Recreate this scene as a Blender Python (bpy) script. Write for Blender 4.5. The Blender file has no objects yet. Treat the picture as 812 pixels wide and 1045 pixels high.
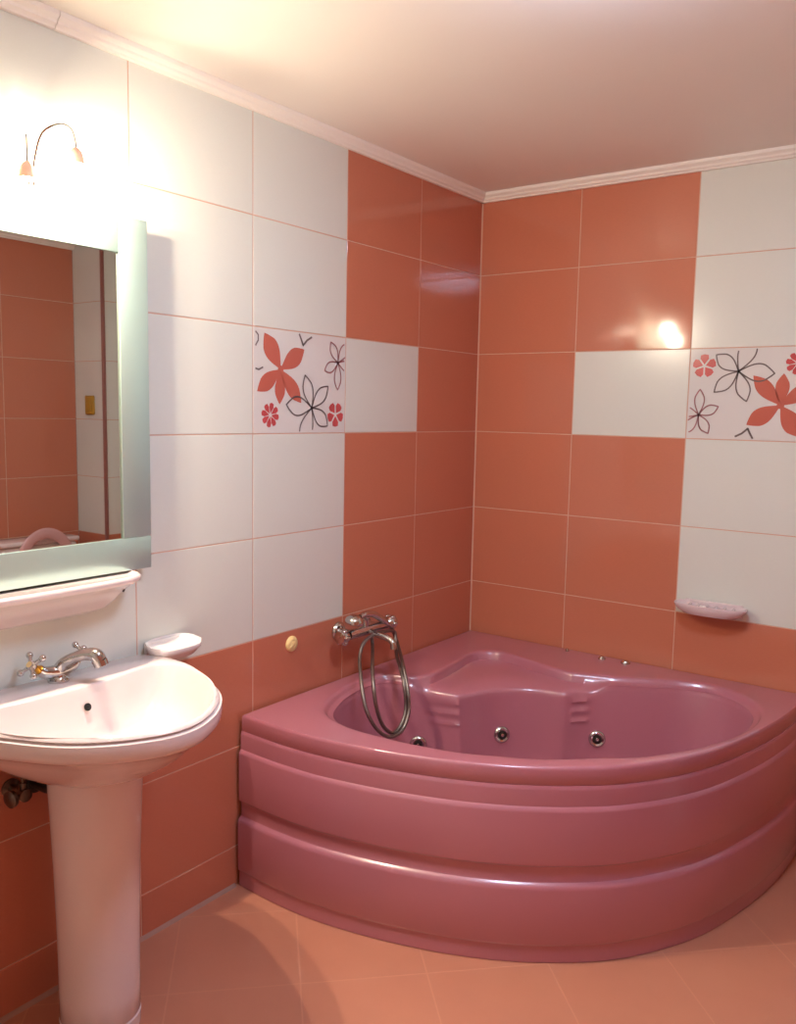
import bpy, bmesh, math, random
from mathutils import Vector, Matrix
random.seed(7)
C = bpy.context.scene.collection
PI = math.pi
H = 1/3.0                      # wall tile height
ZF = 4.4055*H                  # height of the eye-level grout line above the floor
ZW = 2.4368                    # where the cornice meets the tiles
ZC = 2.472                     # ceiling
ROOM_X, ROOM_Y = 2.65, -3.75

# ------------------------------------------------------------------ materials
def s2l(c):
    return tuple(((v/255)/12.92 if v/255 <= 0.04045 else ((v/255+0.055)/1.055)**2.4) for v in c)
def mat(name, rgb, rough=0.4, metal=0.0, coat=0.0, spec=0.5, emis=None, estr=0.0, noise=0.0, nscale=20.0, bump=0.0, bscale=200.0, trans=0.0, stretch=None, coat_rough=0.05):
    m = bpy.data.materials.new(name); m.use_nodes = True
    nt = m.node_tree; b = nt.nodes['Principled BSDF']
    col = (*s2l(rgb), 1)
    b.inputs['Base Color'].default_value = col
    b.inputs['Roughness'].default_value = rough
    b.inputs['Metallic'].default_value = metal
    b.inputs['Coat Weight'].default_value = coat
    b.inputs['Coat Roughness'].default_value = coat_rough
    b.inputs['Specular IOR Level'].default_value = spec
    b.inputs['Transmission Weight'].default_value = trans
    if emis: 
        b.inputs['Emission Color'].default_value = (*s2l(emis), 1); b.inputs['Emission Strength'].default_value = estr
    if noise or bump:
        tc = nt.nodes.new('ShaderNodeTexCoord'); mp = nt.nodes.new('ShaderNodeMapping')
        nt.links.new(tc.outputs['Object'], mp.inputs['Vector'])
        if stretch: mp.inputs['Scale'].default_value = stretch
    if noise:
        n = nt.nodes.new('ShaderNodeTexNoise'); n.inputs['Scale'].default_value = nscale; n.inputs['Detail'].default_value = 4
        nt.links.new(mp.outputs['Vector'], n.inputs['Vector'])
        mx = nt.nodes.new('ShaderNodeMix'); mx.data_type = 'RGBA'; mx.blend_type = 'MIX'
        nt.links.new(n.outputs['Fac'], mx.inputs['Factor'])
        mx.inputs['A'].default_value = (*[min(1, v*(1-noise)) for v in col[:3]], 1)
        mx.inputs['B'].default_value = (*[min(1, v*(1+noise)) for v in col[:3]], 1)
        nt.links.new(mx.outputs['Result'], b.inputs['Base Color'])
    if bump:
        n = nt.nodes.new('ShaderNodeTexNoise'); n.inputs['Scale'].default_value = bscale; n.inputs['Detail'].default_value = 2
        nt.links.new(mp.outputs['Vector'], n.inputs['Vector'])
        bp = nt.nodes.new('ShaderNodeBump'); bp.inputs['Strength'].default_value = bump; bp.inputs['Distance'].default_value = 0.001
        nt.links.new(n.outputs['Fac'], bp.inputs['Height']); nt.links.new(bp.outputs['Normal'], b.inputs['Normal'])
    return m
M = {}
M['orange'] = mat('orange_tile', (202,124,96), rough=0.08, noise=0.05, nscale=60, stretch=(1,1,6), spec=0.5)
M['white'] = mat('white_tile', (226,228,218), rough=0.2, noise=0.02, nscale=60, stretch=(1,1,6))
M['grout'] = mat('salmon_grout', (216,174,150), rough=0.8)
M['cream'] = mat('white_glossy_tile', (226,222,216), rough=0.12)
M['petal_red'] = mat('petal_red', (198,100,82), rough=0.15)
M['flower_red'] = mat('flower_red', (198,74,76), rough=0.2)
M['line_dark'] = mat('line_dark', (112,96,92), rough=0.3)
M['line_pink'] = mat('line_pink', (186,120,122), rough=0.3)
M['ceiling'] = mat('ceiling_paint', (242,236,230), rough=0.55, noise=0.015, nscale=3)
M['cornice'] = mat('cornice_plaster', (248,242,232), rough=0.6)
M['dark'] = mat('dark_gap', (60,48,42), rough=0.8)
M['tub'] = mat('mauve_acrylic', (182,114,129), rough=0.3, coat=1.0, coat_rough=0.14, spec=0.7)
M['ceramic'] = mat('pale_pink_ceramic', (236,220,217), rough=0.12, coat=0.5, noise=0.01, nscale=8)
M['ceramic_white'] = mat('white_ceramic', (240,232,228), rough=0.14, coat=0.4)
M['pink_plastic'] = mat('pink_plastic', (226,176,172), rough=0.25)
M['chrome'] = mat('chrome', (200,200,198), rough=0.12, metal=1.0)
M['chrome_dull'] = mat('dull_chrome', (120,110,98), rough=0.35, metal=1.0, noise=0.2, nscale=60)
M['brass'] = mat('brass', (214,160,60), rough=0.25, metal=1.0)
M['hose'] = mat('ribbed_hose', (140,132,126), rough=0.36, metal=1.0, bump=1.0, bscale=600)
M['black'] = mat('black_hole', (14,12,12), rough=0.6)
M['rubber'] = mat('dark_rubber', (38,32,28), rough=0.5)
M['mirror'] = mat('mirror_silver', (215,212,205), rough=0.01, metal=1.0)
M['frost'] = mat('frosted_glass', (188,216,210), rough=0.28, metal=0.55)
M['edge'] = mat('glass_edge', (120,165,150), rough=0.2)
M['board'] = mat('backing_board', (190,180,170), rough=0.7)
M['bell'] = mat('opal_bell', (228,186,164), rough=0.4)
M['bulb'] = mat('lit_bulb', (255,240,210), rough=0.4, emis=(255,214,160), estr=30)
M['cap'] = mat('cream_plastic', (240,212,150), rough=0.3)
M['yellow'] = mat('ochre_plastic', (190,146,52), rough=0.4)
M['trim'] = mat('brown_trim', (158,104,94), rough=0.3)
M['caulk'] = mat('pale_grout_fillet', (176,136,120), rough=0.7)
M['dome'] = mat('cool_dome', (235,242,255), rough=0.4, emis=(200,224,255), estr=40)
M['metal_white'] = mat('white_lacquer', (235,235,235), rough=0.4)
M['door'] = mat('white_door', (226,220,210), rough=0.4)
M['soap'] = mat('clear_pinkish_dish', (226,206,206), rough=0.12, coat=0.5)

def floor_mat():
    m = bpy.data.materials.new('floor_tiles'); m.use_nodes = True
    nt = m.node_tree; b = nt.nodes['Principled BSDF']; N = nt.nodes.new; L = nt.links.new
    tc = N('ShaderNodeTexCoord'); sp = N('ShaderNodeSeparateXYZ'); L(tc.outputs['Object'], sp.inputs[0])
    def mth(op, a, bb=None):
        n = N('ShaderNodeMath'); n.operation = op
        for i, v in enumerate((a, bb)):
            if v is None: continue
            if isinstance(v, (int, float)): n.inputs[i].default_value = v
            else: L(v, n.inputs[i])
        return n.outputs[0]
    P = 0.494
    masks = []
    for op, off in (('ADD', 1.65), ('SUBTRACT', -2.15)):
        s = mth(op, sp.outputs[0], sp.outputs[1])
        s = mth('ADD', s, off + 40*P)
        f = mth('FRACT', mth('DIVIDE', s, P))
        d = mth('MINIMUM', f, mth('SUBTRACT', 1.0, f))
        masks.append(mth('LESS_THAN', d, 0.0062))
    mk = mth('MAXIMUM', *masks)
    n = N('ShaderNodeTexNoise'); n.inputs['Scale'].default_value = 4; n.inputs['Detail'].default_value = 5
    L(tc.outputs['Object'], n.inputs['Vector'])
    mx = N('ShaderNodeMix'); mx.data_type = 'RGBA'; L(n.outputs['Fac'], mx.inputs['Factor'])
    mx.inputs['A'].default_value = (*s2l((190,124,98)), 1); mx.inputs['B'].default_value = (*s2l((206,140,112)), 1)
    m2 = N('ShaderNodeMix'); m2.data_type = 'RGBA'; L(mk, m2.inputs['Factor']); L(mx.outputs['Result'], m2.inputs['A'])
    m2.inputs['B'].default_value = (*s2l((208,146,118)), 1); L(m2.outputs['Result'], b.inputs['Base Color'])
    L(mth('ADD', mth('MULTIPLY', mk, 0.4), 0.3), b.inputs['Roughness'])
    bp = N('ShaderNodeBump'); bp.inputs['Strength'].default_value = 0.5; bp.inputs['Distance'].default_value = 0.001
    L(mth('SUBTRACT', 1.0, mk), bp.inputs['Height']); L(bp.outputs['Normal'], b.inputs['Normal'])
    return m
M['floor'] = floor_mat()
def glassy(name, share):      # thin opal glass lets part of the bulb light straight through
    nt = M[name].node_tree; b = nt.nodes['Principled BSDF']; out = nt.nodes['Material Output']
    t = nt.nodes.new('ShaderNodeBsdfTransparent'); mx = nt.nodes.new('ShaderNodeMixShader'); mx.inputs[0].default_value = share
    nt.links.new(b.outputs[0], mx.inputs[1]); nt.links.new(t.outputs[0], mx.inputs[2]); nt.links.new(mx.outputs[0], out.inputs[0])
glassy('bell', 0.05)

# ------------------------------------------------------------------ helpers
def link(name, bm, mats, parent=None, smooth=True, loc=None, rot=None, angle=40):
    me = bpy.data.meshes.new(name)
    bmesh.ops.recalc_face_normals(bm, faces=bm.faces[:])
    if smooth:
        for f in bm.faces: f.smooth = True
        lim = math.radians(angle)
        for e in bm.edges:
            if len(e.link_faces) == 2 and e.calc_face_angle(0) > lim: e.smooth = False
    bm.to_mesh(me); bm.free()
    for m in (mats if isinstance(mats, (list, tuple)) else [mats]): me.materials.append(M[m])
    o = bpy.data.objects.new(name, me); C.objects.link(o)
    if parent: o.parent = parent
    if loc: o.location = loc
    if rot: o.rotation_euler = rot
    return o
def tag(o, label, cat, group=None):
    o['label'] = label; o['category'] = cat
    if group: o['group'] = group
    return o
def thing(name, label, cat, loc=(0,0,0), rotz=0, group=None):
    o = bpy.data.objects.new(name, None); C.objects.link(o)
    o.location = loc; o.rotation_euler = (0,0,rotz); o.empty_display_size = 0.05
    return tag(o, label, cat, group)
def struct(o): o['kind'] = 'structure'; return o
def box(bm, lo, hi, bev=0.0, mi=0):
    lo, hi = Vector(lo), Vector(hi)
    r = bmesh.ops.create_cube(bm, size=1.0)
    for v in r['verts']:
        v.co = Vector(((lo[i]+hi[i])/2 + v.co[i]*(hi[i]-lo[i]) for i in range(3)))
    fs = set(f for v in r['verts'] for f in v.link_faces)
    for f in fs: f.material_index = mi
    if bev:
        es = list(set(e for v in r['verts'] for e in v.link_edges))
        bmesh.ops.bevel(bm, geom=es, offset=bev, segments=3, profile=0.5, affect='EDGES', material=-1)
def frame(d):
    d = Vector(d).normalized()
    a = Vector((0,0,1)) if abs(d.z) < 0.9 else Vector((1,0,0))
    u = d.cross(a).normalized(); return u, d.cross(u).normalized()
def lathe(bm, prof, org=(0,0,0), axis=(0,0,1), n=32, mi=0, cap=True, sx=1.0):
    """prof: list of (radius, distance along the axis)"""
    org = Vector(org); ax = Vector(axis).normalized(); u, w = frame(ax); rings = []
    for r, h in prof:
        if r < 1e-6: rings.append([bm.verts.new(org+ax*h)])
        else: rings.append([bm.verts.new(org+ax*h+(u*math.cos(2*PI*i/n)*sx+w*math.sin(2*PI*i/n))*r) for i in range(n)])
    for a, b in zip(rings, rings[1:]):
        if len(a) == 1 and len(b) == 1: continue
        for i in range(n):
            j = (i+1) % n
            if len(a) == 1: f = bm.faces.new((a[0], b[i], b[j]))
            elif len(b) == 1: f = bm.faces.new((a[i], a[j], b[0]))
            else: f = bm.faces.new((a[i], a[j], b[j], b[i]))
            f.material_index = mi
    if cap:
        for r in (rings[0], rings[-1]):
            if len(r) > 1: bm.faces.new(r).material_index = mi
def catmull(pts, per=8):
    pts = [Vector(p) for p in pts]; out = []
    P = [pts[0]*2-pts[1]] + pts + [pts[-1]*2-pts[-2]]
    for i in range(1, len(P)-2):
        p0, p1, p2, p3 = P[i-1:i+3]
        for k in range(per):
            t = k/per
            out.append(0.5*((2*p1)+(p2-p0)*t+(2*p0-5*p1+4*p2-p3)*t*t+(3*p1-p0-3*p2+p3)*t**3))
    out.append(pts[-1]); return out
def tube(bm, pts, rad, n=12, mi=0, smooth=8):
    if smooth: 
        k = len(pts); 
        path = catmull(pts, smooth)
    else: path = [Vector(p) for p in pts]
    m = len(path)
    rf = (lambda t: rad) if not isinstance(rad, (list, tuple)) else (lambda t: rad[min(len(rad)-1, int(t*(len(rad)-1)))]*(1-(t*(len(rad)-1)) % 1) + rad[min(len(rad)-1, int(t*(len(rad)-1))+1)]*((t*(len(rad)-1)) % 1))
    u = None; rings = []
    for i, p in enumerate(path):
        d = (path[min(i+1, m-1)]-path[max(i-1, 0)]).normalized()
        if u is None: u, w = frame(d)
        else:
            u = (u-d*u.dot(d)).normalized(); w = d.cross(u)
        r = rf(i/(m-1))
        rings.append([bm.verts.new(p+(u*math.cos(2*PI*k/n)+w*math.sin(2*PI*k/n))*r) for k in range(n)])
    for a, b in zip(rings, rings[1:]):
        for i in range(n):
            j = (i+1) % n; bm.faces.new((a[i], a[j], b[j], b[i])).material_index = mi
    bm.faces.new(rings[0]).material_index = mi; bm.faces.new(rings[-1]).material_index = mi
def ball(bm, c, r, mi=0, sc=(1,1,1)):
    res = bmesh.ops.create_uvsphere(bm, u_segments=20, v_segments=12, radius=r)
    for v in res['verts']: v.co = Vector((v.co.x*sc[0], v.co.y*sc[1], v.co.z*sc[2]))+Vector(c)
    for f in set(f for v in res['verts'] for f in v.link_faces): f.material_index = mi
def loft(bm, rings, closed=True, mi=0, cap_first=False, cap_last=False):
    V = [[bm.verts.new(p) for p in r] for r in rings]; n = len(V[0])
    for a, b in zip(V, V[1:]):
        for i in range(n if closed else n-1):
            j = (i+1) % n; bm.faces.new((a[i], a[j], b[j], b[i])).material_index = mi
    if cap_first: bm.faces.new(V[0]).material_index = mi
    if cap_last: bm.faces.new(V[-1]).material_index = mi
    return V

# ------------------------------------------------------------------ decorated tile
def petal(c, tip, w, n=14):
    """outline of a pointed petal from c to tip, half width w (fraction of length)"""
    c, tip = Vector(c), Vector(tip); d = tip-c; L = d.length; d.normalize(); s = Vector((-d.y, d.x))
    up, dn = [], []
    for i in range(n+1):
        t = i/n; y = w*L*(math.sin(PI*t**0.85))**0.9*(0.35+0.9*t if t < 0.72 else 1.0)
        p = c+d*L*t
        y *= 1.3; up.append(p+s*y); dn.append(p-s*y)
    return up + dn[::-1][1:-1]
def decor(add_poly, W, Ht, flip):
    """flower drawing on one tile; add_poly(list of (u,v) metres from tile top-left, material)"""
    def tr(p):
        u, v = p
        if flip: u, v = W-u, Ht-v
        return (u, v)
    inside = lambda p: 0.004 < p[0] < W-0.004 and 0.004 < p[1] < Ht-0.004
    def U(u, v): return (u*W, v*Ht)
    def fill(pts, m, lvl=0): add_poly([tr(p) for p in pts], m, lvl)
    def stroke(pts, w, m, lvl=1):
        pts = [Vector(p) for p in pts]
        for a, b in zip(pts, pts[1:]):
            if (b-a).length < 1e-6 or not (inside(a) and inside(b)): continue
            d = (b-a).normalized(); s = Vector((-d.y, d.x))*w; e = d*w*0.5
            fill([a+s-e, b+s+e, b-s+e, a-s-e], m, lvl)
    c = U(.27, .38)
    for t, w in (((.105,.045),.24), ((.52,.165),.22), ((.035,.60),.2), ((.26,.72),.2), ((.49,.70),.18)):
        fill(petal(c, U(*t), w), 'petal_red')
    disc = [Vector(U(.27,.38))+Vector((math.cos(a*PI/6), math.sin(a*PI/6)))*.013 for a in range(12)]; fill(disc, 'petal_red', .5)
    c = U(.607, .747)
    for t, w in (((.53,.42),.2), ((.79,.52),.2), ((.33,.72),.24), ((.79,.93),.24), ((.50,1.12),.22)):
        p = petal(c, U(*t), w); stroke(p+[p[0]], .0025, 'line_dark')
    c = U(.906, .266)
    for t, w in (((.82,.06),.22), ((.75,.36),.22), ((.905,.55),.18), ((1.03,.05),.2), ((1.1,.33),.2)):
        p = petal(c, U(*t), w); stroke(p+[p[0]], .0024, 'line_pink')
    for cu, cv, k, r, off in ((.165,.825,8,.040,.2), (.882,.81,5,.043,.3)):
        cc = Vector(U(cu, cv))
        for i in range(k):
            a = off+2*PI*i/k; d = Vector((math.cos(a), math.sin(a))); s = Vector((-d.y, d.x))
            w = r*math.sin(PI/k)*0.62
            fill([cc+d*r*.12, cc+d*r*.62+s*w, cc+d*r*.92+s*w*.9, cc+d*r-s*0, cc+d*r*.92-s*w*.9, cc+d*r*.62-s*w], 'flower_red')
    stroke([U(.465,.02), U(.49,.08), U(.506,.125), U(.55,.07), U(.60,.035)], .0034, 'line_dark')
    stroke([U(.02,.04), U(.045,.07), U(.045,.12), U(.02,.17)], .0026, 'line_dark')
    stroke([U(.02,.385), U(.05,.395), U(.09,.37)], .0026, 'line_dark')

def tiled_wall(name, org, ud, nd, ucuts, vcuts, colour, thick=0.10, gm='grout'):
    """tiles as thin bevelled slabs on a bed of grout; u runs along ud, v is height"""
    bm = bmesh.new(); org, ud, nd = Vector(org), Vector(ud), Vector(nd); z = Vector((0,0,1))
    names = ['grout', 'orange', 'white', 'petal_red', 'flower_red', 'line_dark', 'line_pink', 'cream']
    P = lambda u, v, n: org+ud*u+z*v+nd*n
    u0, u1, v0, v1 = ucuts[0], ucuts[-1], vcuts[0], vcuts[-1]
    if True:   # bed
        a = [P(u0,v0,-.001), P(u1,v0,-.001), P(u1,v1,-.001), P(u0,v1,-.001)]
        b = [P(u0,v0,-thick), P(u1,v0,-thick), P(u1,v1,-thick), P(u0,v1,-thick)]
        A = [bm.verts.new(p) for p in a]; B = [bm.verts.new(p) for p in b]
        bm.faces.new(A); bm.faces.new(B[::-1])
        for i in range(4): bm.faces.new((A[i], B[i], B[(i+1) % 4], A[(i+1) % 4]))
    g, ch = 0.0017, 0.0009
    for i in range(len(ucuts)-1):
        for j in range(len(vcuts)-1):
            c = colour(i, j)
            a0, a1, b0, b1 = ucuts[i]+g, ucuts[i+1]-g, vcuts[j]+g, vcuts[j+1]-g
            mi = names.index({'decor': 'cream', 'decor180': 'cream'}.get(c, c))
            o = [random.uniform(-.00035, .00035) for _ in range(3)]
            lo = [bm.verts.new(P(u, v, -.0011)) for u, v in ((a0,b0),(a1,b0),(a1,b1),(a0,b1))]
            hts = [o[0], o[1], o[1]+o[2]-o[0], o[2]]
            if c.startswith('decor'): hts = [0]*4
            hi = [bm.verts.new(P(u, v, h)) for (u, v), h in zip(((a0+ch,b0+ch),(a1-ch,b0+ch),(a1-ch,b1-ch),(a0+ch,b1-ch)), hts)]
            f = bm.faces.new(hi); f.material_index = mi
            for k in range(4):
                f = bm.faces.new((lo[k], lo[(k+1) % 4], hi[(k+1) % 4], hi[k])); f.material_index = mi
            if c.startswith('decor'):
                W, Ht = a1-a0, b1-b0; sgn = getattr(tiled_wall, 'sgn', 1)
                def add(pts, m, lvl, a0=a0, b1=b1, W=W):
                    hh = 0.0004+0.0003*lvl
                    vs = [bm.verts.new(P((a0+u) if sgn > 0 else (a0+W-u), b1-v, hh)) for u, v in pts]
                    bm.faces.new(vs).material_index = names.index(m)
                decor(add, W, Ht, c == 'decor180')
    o = link(name, bm, names, smooth=False)
    return struct(o)

rows = [0.0] + [ZF+k*H for k in (-4,-3,-2,-1,0,1,2)] + [ZW+0.02]
# row index: 0 floor strip, 1 (-4..-3), 2 (-3..-2), 3 (-2..-1) e, 4 d, 5 c, 6 b, 7 a(top)
cl = [0, .4527, .8979, 1.3476, 1.7931, 2.2401, 2.6871, 3.1341, -ROOM_Y]
def col_left(i, j):
    if j <= 2: return 'orange'
    if i == 0: return 'orange'
    if i == 1: return 'white' if j == 5 else 'orange'
    if i == 2 and j == 5: return 'decor'
    return 'white'
tiled_wall.sgn = -1      # on this wall the left of the picture is the far end of u
tiled_wall('wall_left', (0,0,0), (0,-1,0), (1,0,0), cl, rows, col_left)
cb = [0, .4561, .9206, 1.3700, 1.8190, 2.268, 2.37]
def col_back(i, j):
    if j <= 2: return 'orange'
    if i == 0: return 'orange'
    if i == 1: return 'white' if j == 5 else 'orange'
    if i == 2 and j == 5: return 'decor180'
    return 'white'
tiled_wall.sgn = 1
tiled_wall('wall_back', (0,0,0), (1,0,0), (0,-1,0), cb, rows, col_back)
cr = [0.28, .72, 1.17, 1.62, 2.07, 2.52, 2.97, 3.42, -ROOM_Y]
tiled_wall('wall_right', (ROOM_X,0,0), (0,-1,0), (-1,0,0), cr, rows, lambda i, j: 'orange')
# boxed-in pipe shaft in the corner by the right wall
tiled_wall('wall_shaft_front', (2.375,-.28,0), (1,0,0), (0,-1,0), [0, ROOM_X-2.375], rows, lambda i, j: 'white' if j > 2 else 'orange')
tiled_wall('wall_shaft_side', (2.37,0,0), (0,-1,0), (-1,0,0), [0, .275], rows, lambda i, j: 'white' if j > 2 else 'orange')
bm = bmesh.new(); box(bm, (2.364,-.286,0), (2.382,-.268,ZW), .003); struct(link('trim_1', bm, 'trim'))
# wall behind the camera with a door
bm = bmesh.new()
box(bm, (-.1,ROOM_Y-.1,0), (1.25,ROOM_Y,ZC)); box(bm, (2.1,ROOM_Y-.1,0), (ROOM_X+.1,ROOM_Y,ZC)); box(bm, (1.25,ROOM_Y-.1,2.05), (2.1,ROOM_Y,ZC))
struct(link('wall_front', bm, 'white', smooth=False))
bm = bmesh.new(); box(bm, (1.26,ROOM_Y-.08,0.005), (2.09,ROOM_Y-.04,2.04), .004); d = struct(link('door_1', bm, 'door'))
bm = bmesh.new(); tube(bm, [(1.34,ROOM_Y-.04,1.0),(1.34,ROOM_Y+.0,1.0),(1.36,ROOM_Y+.01,1.0),(1.45,ROOM_Y+.01,1.0)], .008); link('door_handle', bm, 'chrome', d)
bm = bmesh.new(); box(bm, (-.1,ROOM_Y-.1,-.1), (ROOM_X+.1,.1,0)); struct(link('floor', bm, 'floor', smooth=False))
bm = bmesh.new(); box(bm, (-.1,ROOM_Y-.1,ZC), (ROOM_X+.1,.1,ZC+.1)); struct(link('ceiling', bm, 'ceiling', smooth=False))

# plaster cornice, with the open joint the photo shows on the left wall
cp = [(0,0),(.012,0),(.014,.005),(.022,.010),(.024,.016),(.034,.024),(.036,.030),(.036,.0352),(0,.0352)]
def cornice(name, a, b, along, wallpt, inward):
    bm = bmesh.new(); al, inw = Vector(along), Vector(inward); r = []
    for t, m in ((a, 1), (b, 1)):
        r.append([Vector(wallpt)+al*t+inw*p+Vector((0,0,ZW+q)) for p, q in cp])
    loft(bm, r, True, 0, True, True)
    return struct(link(name, bm, 'cornice', smooth=False))
cornice('trim_2', 0.0, 2.0065, (0,-1,0), (0,0,0), (1,0,0))
cornice('trim_3', 2.0085, -ROOM_Y, (0,-1,0), (0,0,0), (1,0,0))
cornice('trim_4', 0.0, 2.37, (1,0,0), (0,0,0), (0,-1,0))
cornice('trim_5', 0.27, -ROOM_Y, (0,-1,0), (ROOM_X,0,0), (-1,0,0))
bm = bmesh.new(); loft(bm, [[(0,0,z),(.0045,0,z),(0,-.0045,z)] for z in (0,ZW)], True, 0, True, True); struct(link('trim_6', bm, 'grout', smooth=False))
bm = bmesh.new()
loft(bm, [[(0,y,0),(.010,y,0),(.007,y,.004),(.003,y,.008),(0,y,.010)] for y in (-1.43,ROOM_Y)], True, 0, True, True)
struct(link('baseboard_left', bm, 'caulk', smooth=False))

# ------------------------------------------------------------------ corner bathtub
ZR = 0.575
tub = thing('corner_bathtub', 'glossy mauve pink acrylic corner bathtub with whirlpool jets and a curved front panel', 'bathtub', (0,0,0))
front = catmull([(.012,-1.408,0),(.2,-1.412,0),(.37,-1.397,0),(.585,-1.345,0),(.80,-1.262,0),(.98,-1.152,0),(1.138,-1.005,0),(1.27,-.79,0),(1.348,-.54,0),(1.395,-.27,0),(1.408,-.004,0)], 14)
poly = [(p.x, p.y) for p in front] + [(.004,-.004)]
CT = (.85, -.85)
def ray_poly(th):
    dx, dy = math.cos(th), math.sin(th); best = None
    for i in range(len(poly)):
        x1, y1 = poly[i][0]-CT[0], poly[i][1]-CT[1]; x2, y2 = poly[(i+1) % len(poly)][0]-CT[0], poly[(i+1) % len(poly)][1]-CT[1]
        ex, ey = x2-x1, y2-y1; den = dx*ey-dy*ex
        if abs(den) < 1e-12: continue
        t = (x1*ey-y1*ex)/den; s = (x1*dy-y1*dx)/den
        if t > 0 and -1e-9 <= s <= 1+1e-9 and (best is None or t < best): best = t
    return best
def radial(pts):
    q = sorted((math.atan2(y-CT[1], x-CT[0]) % (2*PI), math.hypot(x-CT[0], y-CT[1])) for x, y in pts)
    q = [(a-2*PI, r) for a, r in q[-3:]] + q + [(a+2*PI, r) for a, r in q[:3]]
    def f(th):
        th %= 2*PI
        for i in range(1, len(q)-2):
            if q[i][0] <= th <= q[i+1][0]:
                h = q[i+1][0]-q[i][0]; t = (th-q[i][0])/h
                m0 = (q[i+1][1]-q[i-1][1])/(q[i+1][0]-q[i-1][0])*h; m1 = (q[i+2][1]-q[i][1])/(q[i+2][0]-q[i][0])*h
                d = q[i+1][1]-q[i][1]
                if d*m0 < 0: m0 = 0
                if d*m1 < 0: m1 = 0
                if abs(m0) > 3*abs(d): m0 = 3*d
                if abs(m1) > 3*abs(d): m1 = 3*d
                return (2*t**3-3*t*t+1)*q[i][1]+(t**3-2*t*t+t)*m0+(-2*t**3+3*t*t)*q[i+1][1]+(t**3-t*t)*m1
        return q[0][1]
    return f
def mir(pts): return [(-y, -x) for x, y in pts]
seatA = [(.083,-.83),(.115,-.775),(.20,-.735),(.235,-.67),(.232,-.56),(.220,-.446),(.205,-.33),(.225,-.265),(.29,-.232),(.40,-.255),(.53,-.290),(.64,-.300),(.72,-.270),(.80,-.240),(.90,-.188),(1.0,-.135),(1.10,-.112),(1.20,-.145)]
lobeA = [(.200,-1.215),(.128,-1.10),(.088,-.957)]
frontA = [(.322,-1.268),(.497,-1.268),(.662,-1.238),(.847,-1.158),(1.029,-1.020),(1.172,-.875),(1.262,-.72),(1.318,-.55),(1.335,-.40),(1.31,-.27)]
rA = radial(lobeA+seatA+frontA)
seatB = [(.103,-.85),(.135,-.79),(.215,-.745),(.26,-.710),(.32,-.690),(.368,-.672),(.385,-.625),(.405,-.57),(.44,-.51),(.50,-.455),(.57,-.418),(.655,-.395),(.70,-.345),(.745,-.310),(.82,-.262),(.91,-.210),(1.0,-.158),(1.10,-.133),(1.19,-.162)]
lobeB = [(.216,-1.195),(.148,-1.09),(.108,-.957)]
frontB = [(.33,-1.246),(.497,-1.246),(.655,-1.216),(.837,-1.138),(1.014,-1.003),(1.153,-.863),(1.242,-.71),(1.296,-.55),(1.313,-.40),(1.29,-.28)]
rB = radial(lobeB+seatB+frontB)
NS = 540
ths = sorted(set([2*PI*i/NS for i in range(NS)] + [math.atan2(y-CT[1], x-CT[0]) % (2*PI) for x, y in ((.004,-.004),(.012,-1.408),(1.408,-.004))]))
def sm(a, b, x):
    t = max(0, min(1, (x-a)/(b-a))); return t*t*(3-2*t)
def deg(th): return math.degrees(th) % 360
def seatw(th):      # 1 inside the corner seat sector
    d = deg(th); return sm(95,104,d)*(1-sm(166,175,d))
def alc(th):        # 1 in the alcove
    d = deg(th); return sm(112,114,d)*(1-sm(156,158,d))
def ribw(th):
    d = deg(th)
    return max(sm(159.5,160.5,d)*(1-sm(165,168,d)), sm(102,105,d)*(1-sm(109.5,110.5,d)))
P2 = lambda th, r, z: Vector((CT[0]+math.cos(th)*r, CT[1]+math.sin(th)*r, z))
rings = []
def ring(fr, fz): rings.append([P2(t, fr(t), fz(t)) for t in ths])
ro = [ray_poly(t) for t in ths]; roD = dict(zip(ths, ro))
frontm = lambda t: 1 if not (deg(t) < 0) else 0
def lipz(dz): return lambda t: ZR-dz
ring(lambda t: roD[t]-.004, lipz(.056)); ring(lambda t: roD[t], lipz(.052)); ring(lambda t: roD[t], lipz(.010)); ring(lambda t: roD[t]-.002, lipz(.004)); ring(lambda t: roD[t]-.007, lipz(0))
ring(lambda t: roD[t]-.014, lipz(0)); ring(lambda t: max(rA(t)+.024, min(roD[t]-.02, rA(t)+.03)), lipz(0)); ring(lambda t: rA(t)+.014, lipz(0)); ring(lambda t: rA(t)+.006, lipz(.0015)); ring(lambda t: rA(t), lipz(.006)); ring(lambda t: rA(t)-.004, lipz(.013))
zs = lambda t: ZR-.018-.016*seatw(t)
ring(lambda t: rA(t)-.008-.004*seatw(t), lambda t: zs(t)+.000)
ring(lambda t: rA(t)*.5+rB(t)*.5-.002, lambda t: zs(t)-.005*seatw(t)-.002)
ring(lambda t: rB(t)+.010*seatw(t), lambda t: zs(t)-.010*seatw(t)-.006)
ring(lambda t: rB(t)+.001, lambda t: zs(t)-.014*seatw(t)-.010)
ring(lambda t: rB(t)-.003, lambda t: zs(t)-.020*seatw(t)-.016)
ZB = lambda t: zs(t)-.024*seatw(t)-.02
ZFL = .13
def rFl(t):
    d = deg(t)
    base = .70*rB(t)
    steep = rB(t)-.10
    fr = rB(t)-.13
    w = sm(92,104,d)*(1-sm(166,178,d)); wf = max(sm(205,235,d)*(1-sm(350,360,d)), sm(0,20,-abs(d-300)+80))
    r = base*(1-w)+steep*w
    return r*(1-wf)+fr*wf if w == 0 else r
prof = []
for k in range(41):
    t = k/40
    prof.append((t, .55*t+.45*t**4 if t < .8 else None))
def wallr(s):   # fraction inward against fraction down
    return .42*s + .58*max(0, (s-.55)/.45)**2.2
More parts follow.
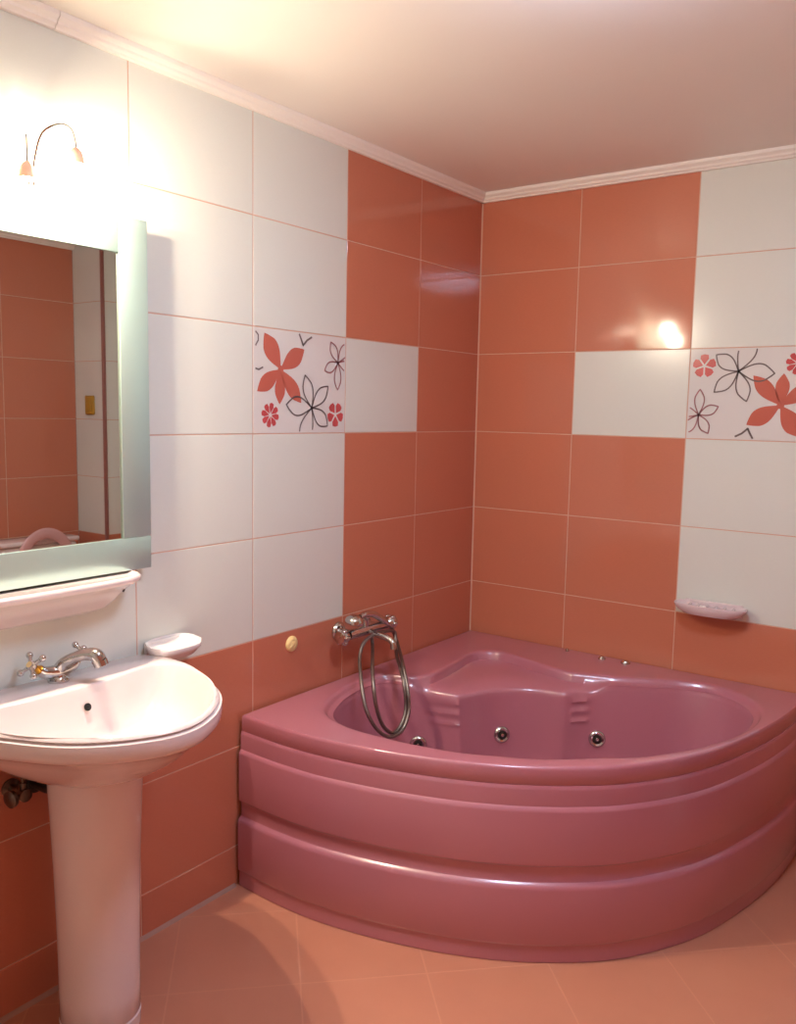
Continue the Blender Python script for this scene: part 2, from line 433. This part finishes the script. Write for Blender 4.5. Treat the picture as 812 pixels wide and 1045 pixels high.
for k in range(1, 46):
    s = k/45
    def fr(t, s=s):
        z = ZB(t)+(ZFL-ZB(t))*s
        rib = ribw(t)*.009*max(0, math.sin(2*PI*(z-.405)/.038))*(1 if .405 < z < .519 else 0)
        return rB(t)-.003+(rFl(t)-rB(t))*wallr(s)-rib
    ring(fr, lambda t, s=s: ZB(t)+(ZFL-ZB(t))*s)
ring(lambda t: rFl(t)*.93, lambda t: ZFL-.006); ring(lambda t: rFl(t)*.5, lambda t: ZFL-.010); ring(lambda t: .03, lambda t: ZFL-.012)
bm = bmesh.new(); loft(bm, rings, True, 0, False, True)
link('basin', bm, 'tub', tub, angle=50)
# curved apron with stepped ridges and a groove
pp = [(-.010,.522),(.001,.520),(.0035,.514),(.0045,.508),(.0045,.462),(.007,.459),(.0115,.453),(.013,.447),(.0135,.300),(.012,.292),(.0035,.284),(.002,.278),(.002,.243),(.004,.238),(.013,.232),(.0165,.226),(.018,.219),(.018,.062),(.016,.057),(.011,.052),(.0105,.046),(.012,.02),(.012,0.002),(-.01,.002)]
nor = []
for i, p in enumerate(front):
    d = (front[min(i+1, len(front)-1)]-front[max(i-1, 0)]).normalized(); nor.append(Vector((d.y, -d.x, 0)))
bm = bmesh.new()
rr = [[Vector((max(p.x+n.x*o, .008), min(p.y+n.y*o, -.006), z)) for o, z in pp] for p, n in zip(front, nor)]
loft(bm, rr, False); ap = link('front_panel', bm, 'tub', tub, angle=32)
bm = bmesh.new()      # tap end cut-off of the panel: shallow groove line under the rim
# whirlpool jets
def on_wall(th, z):
    s = (z-ZB(th))/(ZFL-ZB(th)); r = rB(th)-.003+(rFl(th)-rB(th))*wallr(s); s2 = s+.02
    r2 = rB(th)-.003+(rFl(th)-rB(th))*wallr(s2)
    p = P2(th, r, z); tz = P2(th, r2, ZB(th)+(ZFL-ZB(th))*s2)-p
    q = P2(th+.02, rB(th+.02)-.003+(rFl(th+.02)-rB(th+.02))*wallr(s), z)-p
    n = tz.cross(q).normalized()
    if n.dot(Vector((CT[0], CT[1], z))-p) < 0: n = -n
    return p, n
JETS = [(JT, JZ) for JT, JZ in ((math.radians(170.5), .33), (math.radians(139), .35), (math.radians(99.5), .35))]
def jet(p, n):
    bm = bmesh.new(); lathe(bm, [(.0,-.006),(.031,-.006),(.032,.002),(.030,.006),(.024,.009),(.018,.006),(.016,.001),(0,.001)], p, n, 32)
    j = link('jet', bm, 'chrome', tub)
    bm = bmesh.new(); lathe(bm, [(.0,.0015),(.0155,.0015),(.0155,.004),(.010,.005),(.009,.003),(0,.003)], p, n, 24); link('socket', bm, 'rubber', j)
    bm = bmesh.new(); lathe(bm, [(.0,.0035),(.007,.0035),(.008,.008),(.006,.012),(.003,.013),(0,.011)], p, n, 20); link('nozzle', bm, 'chrome', j)
for th, z in JETS: jet(*on_wall(th, z))
for x, y, r in ((.497,-.040,.008),(.655,-.055,.015),(.752,-.050,.019)):
    bm = bmesh.new(); lathe(bm, [(0,0),(r,0),(r,.004),(r*.9,.007),(r*.75,.0075),(r*.7,.010),(r*.6,.012),(0,.0125)], (x,y,ZR-.001), (0,0,1), 28)
    link('control_button', bm, 'chrome', tub)

# ------------------------------------------------------------------ bath mixer and hand shower
mx = thing('bath_mixer', 'chrome wall mixer with hand shower and looping hose hanging over the bathtub', 'tap', (0,-.85,.745))
mx_o = Vector((0,-.85,.745))
W2 = lambda x, y, z: Vector((x, y, z))-mx_o
bm = bmesh.new()
tube(bm, [W2(.07,-.95,.752), W2(.07,-.73,.752)], .019, 20, smooth=2)
for y in (-.925,-.775):
    lathe(bm, [(.034,.001),(.034,.006),(.026,.016),(.014,.020),(.014,.07)], W2(0,y,.752), (1,0,0), 24)
tube(bm, [W2(.07,-.85,.752), W2(.07,-.85,.790), W2(.075,-.85,.800)], .012, 14)
link('body', bm, 'chrome', mx)
for y, s in ((-.955,-1), (-.725,1)):
    bm = bmesh.new(); lathe(bm, [(.014,0),(.016,.004),(.024,.010),(.026,.018),(.026,.036),(.022,.044),(.010,.047),(0,.047)], W2(.07,y,.752), (0,s,0), 20)
    for a in range(6):
        th = 2*PI*a/6; ball(bm, W2(.07+math.cos(th)*.025, y+s*.026, .752+math.sin(th)*.025), .008, 0, (1,1.8,1))
    link('handle', bm, 'chrome', mx)
bm = bmesh.new()
tube(bm, [W2(.075,-.84,.748), W2(.11,-.84,.742), W2(.16,-.838,.735), W2(.185,-.838,.722), W2(.19,-.838,.70)], [.013,.012,.012,.012,.013], 16)
link('spout', bm, 'chrome', mx)
bm = bmesh.new()    # cradle fork
tube(bm, [W2(.075,-.875,.812), W2(.078,-.85,.800), W2(.075,-.825,.812)], .006, 10); link('cradle', bm, 'chrome', mx)
bm = bmesh.new()    # hand shower lying in the cradle
tube(bm, [W2(.085,-.715,.742), W2(.085,-.76,.772), W2(.083,-.82,.806), W2(.083,-.87,.816), W2(.083,-.90,.812)], [.009,.011,.012,.011,.010], 14)
lathe(bm, [(0,.018),(.016,.016),(.030,.004),(.034,-.006),(.034,-.014),(.030,-.016),(0,-.016)], W2(.083,-.93,.808), Vector((.15,.1,1)), 28, sx=1.0)
hs = link('hand_shower', bm, 'chrome', mx)
bm = bmesh.new()
tube(bm, [W2(*p) for p in ((.085,-.834,.735),(.1,-.846,.701),(.15,-.909,.688),(.205,-.98,.665),(.25,-1.03,.624),(.27,-1.038,.555),(.285,-1.018,.488),(.29,-.967,.45),(.29,-.917,.47),(.285,-.888,.518),(.27,-.880,.592),(.225,-.84,.632),(.165,-.783,.655),(.115,-.724,.685),(.10,-.712,.722),
          (.10,-.76,.735),(.105,-.85,.738),(.108,-.91,.720),(.13,-.957,.68),(.18,-1.012,.64),(.22,-1.05,.596),(.25,-1.06,.536),(.28,-1.038,.476),(.3,-.992,.446),(.305,-.931,.457),(.3,-.891,.508),(.285,-.878,.575),(.24,-.842,.637),(.17,-.771,.67),(.105,-.705,.69),(.087,-.700,.715),(.085,-.712,.738))], .0066, 12)
link('hose', bm, 'hose', mx)

# ------------------------------------------------------------------ wall bits
cap_bm = bmesh.new(); lathe(cap_bm, [(.027,0),(.027,.004),(.024,.008),(.016,.010),(.015,.008),(.012,.008),(.010,.011),(0,.012)], (0,0,0), (1,0,0), 32)
box(cap_bm, (.006,-.018,-.003), (.013,.012,.003), .001)
c = link('wall_plug', cap_bm, 'cap', loc=(0,-1.169,.755), rot=(math.radians(35),0,0)); tag(c, 'round cream plastic cover cap on the orange tiles above the tub corner', 'cap')

def dish(name, label, W, D, loc, rotz, m, holes):
    """shell-like wall soap dish: x along the wall, -y into the room"""
    t = thing(name, label, 'soap dish', loc, rotz)
    bm = bmesh.new(); n = 48; rings = []
    def out(s, z, back=0.0):
        r = []
        for i in range(n):
            a = 2*PI*i/n; x = math.cos(a); y = math.sin(a)
            px = W/2*s*math.copysign(abs(x)**.8, x)
            py = -D*.5-D*.5*s*math.copysign(abs(y)**.75, y)
            r.append(Vector((px, min(py, -.0005), z)))
        return r
    rise = 0.0 if holes else .009
    rings = [out(.45,-.030), out(.72,-.028), out(.88,-.016), out(.97,-.002), out(1.0,.006), out(.985,.010), out(.95,.009), out(.90,.003), out(.80,-.004), out(.4,-.007)]
    for rg in rings[3:]:
        for p in rg: p.z += rise*max(0, 1+p.y/(D*.55))**1.0 - (.008 if rise else 0)*(1 if p.y < -D*.8 else 0)
    loft(bm, rings, True, 0, True, True); b = link('tray', bm, m, t)
    bm = bmesh.new(); box(bm, (-W*.40,-.012,-.034), (W*.40,-.0005,.014), .004); link('back_plate', bm, m, t)
    if holes:
        for k in range(6):
            bm = bmesh.new(); x = -W*.3+k*W*.12; tube(bm, [(x,-D*.85,.001),(x,-D*.5,-.001),(x,-D*.2,.001)], .004, 8); link('drain_rib', bm, m, t)
    return t
dish('soap_dish', 'pinkish white oval soap dish on the back wall above the tub rim', .265, .105, (1.065,0,.848), 0, 'soap', True)
t = dish('soap_dish', 'white shell shaped soap dish on the left wall beside the washbasin', .17, .10, (0,-1.705,.872), PI/2, 'ceramic_white', False)

# ------------------------------------------------------------------ washbasin on pedestal
YS = -2.075
sink = thing('washbasin', 'pale pink ceramic washbasin with chrome tap, standing on a column pedestal under the mirror', 'washbasin', (0,YS,0))
def closed_curve(half, n=96):
    """half: (x, y>=0) from the back centre to the front centre -> closed smooth loop, resampled"""
    pts = [(x, y) for x, y in half] + [(x, -y) for x, y in half[::-1] if y > 1e-6]
    m = len(pts); out = []
    for i in range(m):
        p0, p1, p2, p3 = (Vector(pts[(i+k-1) % m]) for k in range(4))
        for k in range(12):
            t = k/12; out.append(0.5*((2*p1)+(p2-p0)*t+(2*p0-5*p1+4*p2-p3)*t*t+(3*p1-p0-3*p2+p3)*t**3))
    # resample by angle around (0.28,0)
    res = []
    for j in range(n):
        a = 2*PI*j/n; dx, dy = math.cos(a), math.sin(a); best = 0
        for i in range(len(out)):
            a1, a2 = out[i]-Vector((.28,0)), out[(i+1) % len(out)]-Vector((.28,0)); e = a2-a1; den = dx*e.y-dy*e.x
            if abs(den) < 1e-12: continue
            tt = (a1.x*e.y-a1.y*e.x)/den; s = (a1.x*dy-a1.y*dx)/den
            if tt > 0 and -1e-9 <= s <= 1+1e-9: best = max(best, tt)
        res.append(best)
    return res
NB = 96
Ro = closed_curve([(.002,0),(.002,.15),(.004,.262),(.03,.295),(.10,.316),(.20,.312),(.32,.268),(.42,.215),(.495,.140),(.540,.06),(.551,0)], NB)
Ri = closed_curve([(.146,0),(.140,.12),(.128,.20),(.132,.255),(.175,.283),(.25,.276),(.35,.238),(.44,.172),(.50,.092),(.519,.045),(.524,0)], NB)
Rp = [0.11]*NB
ang = [2*PI*j/NB for j in range(NB)]
def sring(rf, z, cx=.28): 
    return [Vector((max(cx+math.cos(a)*rf(j), .0015), math.sin(a)*rf(j), z(j) if callable(z) else z)) for j, a in enumerate(ang)]
ZS = .860
back = lambda j: max(0, min(1, (.10-(.28+math.cos(ang[j])*Ri[j]))/.04))
R = []
for s in range(0, 11):     # bowl, from the waste outward
    q = s/10
    R.append(sring(lambda j, q=q: .03+(Ri[j]*.955-.03)*q**.55, .725+.112*q**3.2))
R.append(sring(lambda j: Ri[j]*.975, .845)); R.append(sring(lambda j: Ri[j]*.992, .856)); R.append(sring(lambda j: Ri[j]+.001, ZS)); R.append(sring(lambda j: Ri[j]+.005, ZS+.0015))
R.append(sring(lambda j: Ro[j]-.015, ZS+.001)); R.append(sring(lambda j: Ro[j]-.010, ZS-.002)); R.append(sring(lambda j: Ro[j]-.0075, ZS-.006)); R.append(sring(lambda j: Ro[j]-.013, ZS-.0095)); R.append(sring(lambda j: Ro[j]-.013, ZS-.0115))
R.append(sring(lambda j: Ro[j]-.001, ZS-.014)); R.append(sring(lambda j: Ro[j], ZS-.022)); R.append(sring(lambda j: Ro[j]-.001, ZS-.042)); R.append(sring(lambda j: Ro[j]-.008, ZS-.054)); R.append(sring(lambda j: Ro[j]-.020, ZS-.060))
def under(q, z):
    r = []
    for j, a in enumerate(ang):
        ox, oy = .28+math.cos(a)*(Ro[j]-.022), math.sin(a)*(Ro[j]-.022)
        px, py = .20+math.cos(a)*.108, .006+math.sin(a)*.108
        r.append(Vector((max(ox+(px-ox)*q, .0015), oy+(py-oy)*q, z)))
    return r
for q, z in ((.06,.792),(.16,.772),(.31,.744),(.48,.718),(.66,.697),(.83,.682),(.97,.672),(1.0,.664)): R.append(under(q, z))
bm = bmesh.new(); loft(bm, R, True, 0, True, True); bs = link('basin', bm, 'ceramic', sink, angle=60)
# the waste in the bowl and the overflow hole in its rear wall
bm = bmesh.new(); lathe(bm, [(0,.0),(.026,0),(.028,.003),(.022,.004),(.018,.002),(0,.002)], (.28,0,.7255), (0,0,1), 28); link('waste', bm, 'chrome', sink)
bm = bmesh.new(); lathe(bm, [(0,0),(.0095,0),(.0095,.0022),(0,.0022)], (.160,.015,.812), Vector((1,0,.35)), 24, sx=1); link('overflow_hole', bm, 'black', sink)
# pedestal
bm = bmesh.new(); pr = [(.094,0),(.095,.030),(.0915,.032),(.0915,.035),(.094,.038),(.094,.10),(.095,.25),(.099,.42),(.104,.56),(.109,.672)]
n = 56; rr = []
for r, z in pr:
    ringp = []
    for i in range(n):
        a = 2*PI*i/n; x = math.cos(a); y = math.sin(a)
        ringp.append(Vector((.20+r*1.0*math.copysign(abs(x)**.9, x), r*math.copysign(abs(y)**.9, y)+.006, z)))
    rr.append(ringp)
loft(bm, rr, True, 0, True, True); link('pedestal', bm, 'ceramic', sink, angle=50)

# tap on the washbasin
tp = thing('basin_tap', 'chrome two handle tap with brass necks on the washbasin deck', 'tap', (.062,YS,ZS+.0015), 0)
bm = bmesh.new()
lathe(bm, [(.026,-.001),(.026,.006),(.020,.010),(.017,.016),(.018,.030)], (0,0,0), (0,0,1), 28)
tube(bm, [(0,-.050,.040),(0,-.035,.030),(0,0,.024),(0,.035,.030),(0,.050,.040)], [.013,.015,.018,.015,.013], 18)
link('body', bm, 'chrome', tp)
bm = bmesh.new()
tube(bm, [(0,0,.026),(.012,.007,.046),(.036,.022,.062),(.064,.038,.072),(.084,.050,.070),(.093,.056,.056)], [.017,.014,.0135,.015,.0185,.019], 18)
lathe(bm, [(.0185,0),(.0185,.014),(.013,.016),(0,.014)], (.0925,.0555,.058), (.3,.2,-1), 20)
link('spout', bm, 'chrome', tp)
for s in (-1, 1):
    bm = bmesh.new(); d = Vector((.12, s*.85, .62)).normalized(); o = Vector((0, s*.047, .038))
    lathe(bm, [(.010,0),(.0115,.006),(.0085,.010),(.0085,.020),(.0105,.024)], o, d, 20); link('valve_neck', bm, 'brass', tp)
    bm = bmesh.new(); hub = o+d*.024
    lathe(bm, [(0,0),(.010,0),(.012,.004),(.012,.012),(.008,.016)], hub, d, 20)
    u, w = frame(d)
    for k in range(4):
        a = PI/4+k*PI/2; q = u*math.cos(a)+w*math.sin(a); cc = hub+d*.008
        tube(bm, [cc, cc+q*.022, cc+q*.032], [.0055,.0048,.007], 10, smooth=3); ball(bm, cc+q*.033, .0084)
    hd = link('handle', bm, 'chrome', tp)
    bm = bmesh.new(); lathe(bm, [(.0078,.0155),(.0078,.0175),(0,.0185)], hub, d, 18); link('handle_badge', bm, 'cap', hd)

# angle valve and trap pipe under the basin
av = thing('angle_valve', 'dull chrome angle valve with feed pipe on the orange tiles beside the pedestal', 'valve', (0,-2.175,.60))
bm = bmesh.new()
lathe(bm, [(.024,.001),(.024,.005),(.012,.010),(.012,.05),(.016,.052),(.016,.072),(.010,.074)], (0,0,0), (1,0,0), 20); tube(bm, [(.058,0,0),(.058,0,.03)], .010, 14, smooth=1)
link('body', bm, 'chrome_dull', av)
bm = bmesh.new(); lathe(bm, [(.006,0),(.008,.012),(.020,.016),(.021,.026),(.012,.030),(0,.030)], (.058,-.012,0), (.2,-1,0), 20); link('handle', bm, 'chrome_dull', av)
bm = bmesh.new(); tube(bm, [(.058,0,.028),(.060,.0,.05),(.068,.006,.068),(.078,.010,.080)], .0055, 10); link('feed_pipe', bm, 'chrome_dull', av)
tr = thing('waste_pipe', 'dark waste pipe behind the pedestal under the washbasin', 'pipe', (0,-2.11,.60))
bm = bmesh.new(); tube(bm, [(.0015,0,0),(.05,0,0),(.08,.005,.0)], .020, 16, smooth=4); lathe(bm, [(.034,.001),(.034,.006),(.022,.012)], (0,0,0), (1,0,0), 24)
link('pipe', bm, 'rubber', tr)

# ------------------------------------------------------------------ mirror
mr = thing('wall_mirror', 'rectangular wall mirror with frosted greenish glass border above the washbasin', 'mirror', (0,-2.08,1.57))
YL, YR, ZB0, ZT0 = -.305, .308, -.463, .463; bw = .088
bm = bmesh.new(); box(bm, (.001,YL+.10,ZB0+.10), (.028,YR-.10,ZT0-.10)); link('backing', bm, 'board', mr)
bm = bmesh.new(); box(bm, (.028,YL+.02,ZB0+.02), (.034,YR-.02,ZT0-.02)); link('mirror_glass', bm, 'mirror', mr, smooth=False)
def strip(y0, y1, z0, z1):
    bm = bmesh.new(); box(bm, (.0345,y0,z0), (.0405,y1,z1), .0008); link('frosted_border', bm, 'frost', mr)
strip(YR-bw, YR, ZB0+bw+.001, ZT0); strip(YL, YL+bw, ZB0+bw+.001, ZT0)
strip(YL+bw+.001, YR-bw-.001, ZT0-bw-.006, ZT0); strip(YL, YR, ZB0, ZB0+bw)

# mirror lamp: two goosenecks with small bell shades
lp = thing('mirror_lamp', 'small two armed mirror lamp with thin bent stems and bell shades, switched on', 'lamp', (.045,-2.10,2.035))
bm = bmesh.new(); box(bm, (-.044,-.03,-.004), (.012,.03,.016), .004); link('base', bm, 'metal_white', lp)
arms = [[(0,.006,.012),(.004,.006,.07),(.020,.018,.135),(.045,.045,.158),(.066,.062,.150),(.078,.066,.122),(.080,.066,.100)],
        [(0,-.006,.012),(.004,-.008,.06),(.025,-.022,.105),(.055,-.042,.112),(.078,-.055,.085),(.082,-.058,.040)]]
for a in arms:
    bm = bmesh.new(); tube(bm, a, .0028, 8); link('stem', bm, 'chrome', lp)
    e = Vector(a[-1])
    bm = bmesh.new(); lathe(bm, [(.003,.006),(.008,.003),(.014,-.005),(.017,-.016),(.021,-.032),(.0195,-.032),(.0155,-.016),(.0125,-.007),(.003,-.002)], e, (0,0,1), 24, cap=False)
    b = link('bell_shade', bm, 'bell', lp)
    bm = bmesh.new(); ball(bm, e+Vector((0,0,-.026)), .008, 0, (1,1,1.3)); link('bulb', bm, 'bulb', b)
    L = bpy.data.lights.new('bulb_light', 'POINT'); L.energy = LAMP_W if 'LAMP_W' in globals() else 12.0; L.shadow_soft_size = .013; L.color = (1.0, .83, .62)
    lo = bpy.data.objects.new('bulb_light', L); C.objects.link(lo); lo.parent = lp; lo.location = e+Vector((.0,0,-.050))
    L = bpy.data.lights.new('reflector_light', 'SPOT'); L.energy = 18; L.shadow_soft_size = .012; L.color = (1.0, .83, .62); L.spot_size = math.radians(125); L.spot_blend = 1.0
    lo = bpy.data.objects.new('reflector_light', L); C.objects.link(lo); lo.parent = lp; lo.location = e+Vector((0,0,-.046)); lo.rotation_euler = (0, math.radians(-12), 0)

# ceramic shelf under the mirror
sh = thing('ceramic_shelf', 'pale pink ceramic shelf on the white tiles between mirror and washbasin', 'shelf', (0,-2.08,1.0915))
def shelf_ring(s, z, d, w=.250):
    r = []
    n = 40
    for i in range(n+1):
        a = -PI/2+PI*i/n; x = math.cos(a); y = math.sin(a)
        r.append(Vector((.0015+d*s*abs(x)**.35 if x > 1e-6 else .0015, w*s*math.copysign(abs(y)**.6, y) if True else 0, z)))
    return r
bm = bmesh.new()
loft(bm, [shelf_ring(.60,-.088,.006), shelf_ring(.74,-.080,.016), shelf_ring(.84,-.060,.032), shelf_ring(.90,-.040,.052), shelf_ring(.935,-.024,.078), shelf_ring(.965,-.010,.108), shelf_ring(.99,-.003,.118), shelf_ring(1.0,.004,.120), shelf_ring(.995,.011,.119), shelf_ring(.98,.014,.116), shelf_ring(.95,.010,.112), shelf_ring(.92,.008,.108)], True, 0, True, True)
link('shelf_board', bm, 'ceramic', sh, angle=50)
for s in (-1, 1):
    bm = bmesh.new(); lathe(bm, [(0,0),(.0055,0),(.0045,.003),(0,.0035)], (.046, s*.211, -.034), (.75, s*.56, -.35), 16); link('screw', bm, 'dark', sh)

# ------------------------------------------------------------------ ceiling lamp
cd = thing('ceiling_lamp', 'round cool white dome lamp flush on the ceiling, lit', 'lamp', (1.30,-1.745,ZC))
bm = bmesh.new(); lathe(bm, [(0,0),(.165,0),(.165,-.022),(.155,-.026),(0,-.026)], (0,0,0), (0,0,1), 48); link('base', bm, 'metal_white', cd)
bm = bmesh.new(); lathe(bm, [(.160,-.020),(.190,-.026),(.198,-.042),(.180,-.066),(.135,-.084),(.07,-.093),(0,-.095)], (0,0,0), (0,0,1), 48); link('dome', bm, 'dome', cd)

# ------------------------------------------------------------------ toilet seen in the mirror
tl = thing('toilet', 'pale pink toilet with raised seat by the orange wall, seen in the mirror', 'toilet', (2.64,-.63,0))
bm = bmesh.new(); box(bm, (-.17,-.225,.40), (0,.225,.775), .02); tk = link('tank', bm, 'ceramic', tl)
bm = bmesh.new(); box(bm, (-.18,-.235,.776), (0,.235,.803), .010); link('tank_lid', bm, 'ceramic', tk)
bm = bmesh.new(); lathe(bm, [(.018,.803),(.018,.812),(0,.814)], (-.09,0,0), (0,0,1), 20); link('flush_button', bm, 'chrome', tk)
bm = bmesh.new(); rr = []
for z, sx, sy, cx in ((0,.20,.11,-.25),(.03,.19,.10,-.25),(.18,.17,.10,-.26),(.28,.21,.15,-.30),(.36,.245,.18,-.33),(.395,.25,.187,-.335),(.40,.24,.18,-.335),(.395,.19,.14,-.335),(.32,.15,.11,-.34),(.24,.07,.06,-.34)):
    rr.append([Vector((cx+math.cos(2*PI*i/40)*sx, math.sin(2*PI*i/40)*sy, z)) for i in range(40)])
loft(bm, rr, True, 0, True, True); link('bowl', bm, 'ceramic', tl)
bm = bmesh.new(); rr = []
for k in range(12):
    a = 2*PI*k/12; rr.append([Vector((-.215+.010*math.sin(a)-.03*0, math.cos(2*PI*i/48)*(.158+.030*math.cos(a)), .638+math.sin(2*PI*i/48)*(.205+.030*math.cos(a)))) for i in range(48)])
rr.append(rr[0]); loft(bm, rr, True); bmesh.ops.remove_doubles(bm, verts=bm.verts[:], dist=1e-5); link('seat', bm, 'pink_plastic', tl)
pq = bmesh.new(); box(pq, (-.042,-.012,-.055), (.042,0,.055), .010); box(pq, (-.024,-.018,-.036), (.024,-.010,.036), .004)
o = link('wall_fitting', pq, 'yellow', loc=(2.50,-.28,1.55)); tag(o, 'small ochre plastic fitting on the white tiles, seen in the mirror', 'wall fitting')

# ------------------------------------------------------------------ camera, world
P_ = [872.8463, 522.5002, -0.6316, -0.1164, 0.02, 5.8902*H, -9.7562*H, 0.2326*H+ZF]
yaw, pitch, roll = P_[2:5]
F = Vector((math.sin(yaw)*math.cos(pitch), math.cos(yaw)*math.cos(pitch), math.sin(pitch)))
Rv = Vector((math.cos(yaw), -math.sin(yaw), 0)); Uv = Rv.cross(F)
R2 = Rv*math.cos(roll)+Uv*math.sin(roll); U2 = -Rv*math.sin(roll)+Uv*math.cos(roll)
cam = bpy.data.cameras.new('camera'); co = bpy.data.objects.new('camera', cam); C.objects.link(co)
mw = Matrix((R2, U2, -F)).transposed().to_4x4(); mw.translation = Vector(P_[5:8]); co.matrix_world = mw
cam.sensor_fit = 'VERTICAL'; cam.sensor_height = 24; cam.lens = P_[0]/1045*24; cam.clip_start = .02
sc = bpy.context.scene; sc.camera = co
w = bpy.data.worlds.new('world'); sc.world = w; w.use_nodes = True
w.node_tree.nodes['Background'].inputs[0].default_value = (.6,.7,.9,1); w.node_tree.nodes['Background'].inputs[1].default_value = .05
vs = sc.view_settings; sc.display_settings.display_device = 'sRGB'
vs.view_transform = 'Standard'; vs.look = 'None'; vs.gamma = 1; vs.use_curve_mapping = False; vs.exposure = 0.40
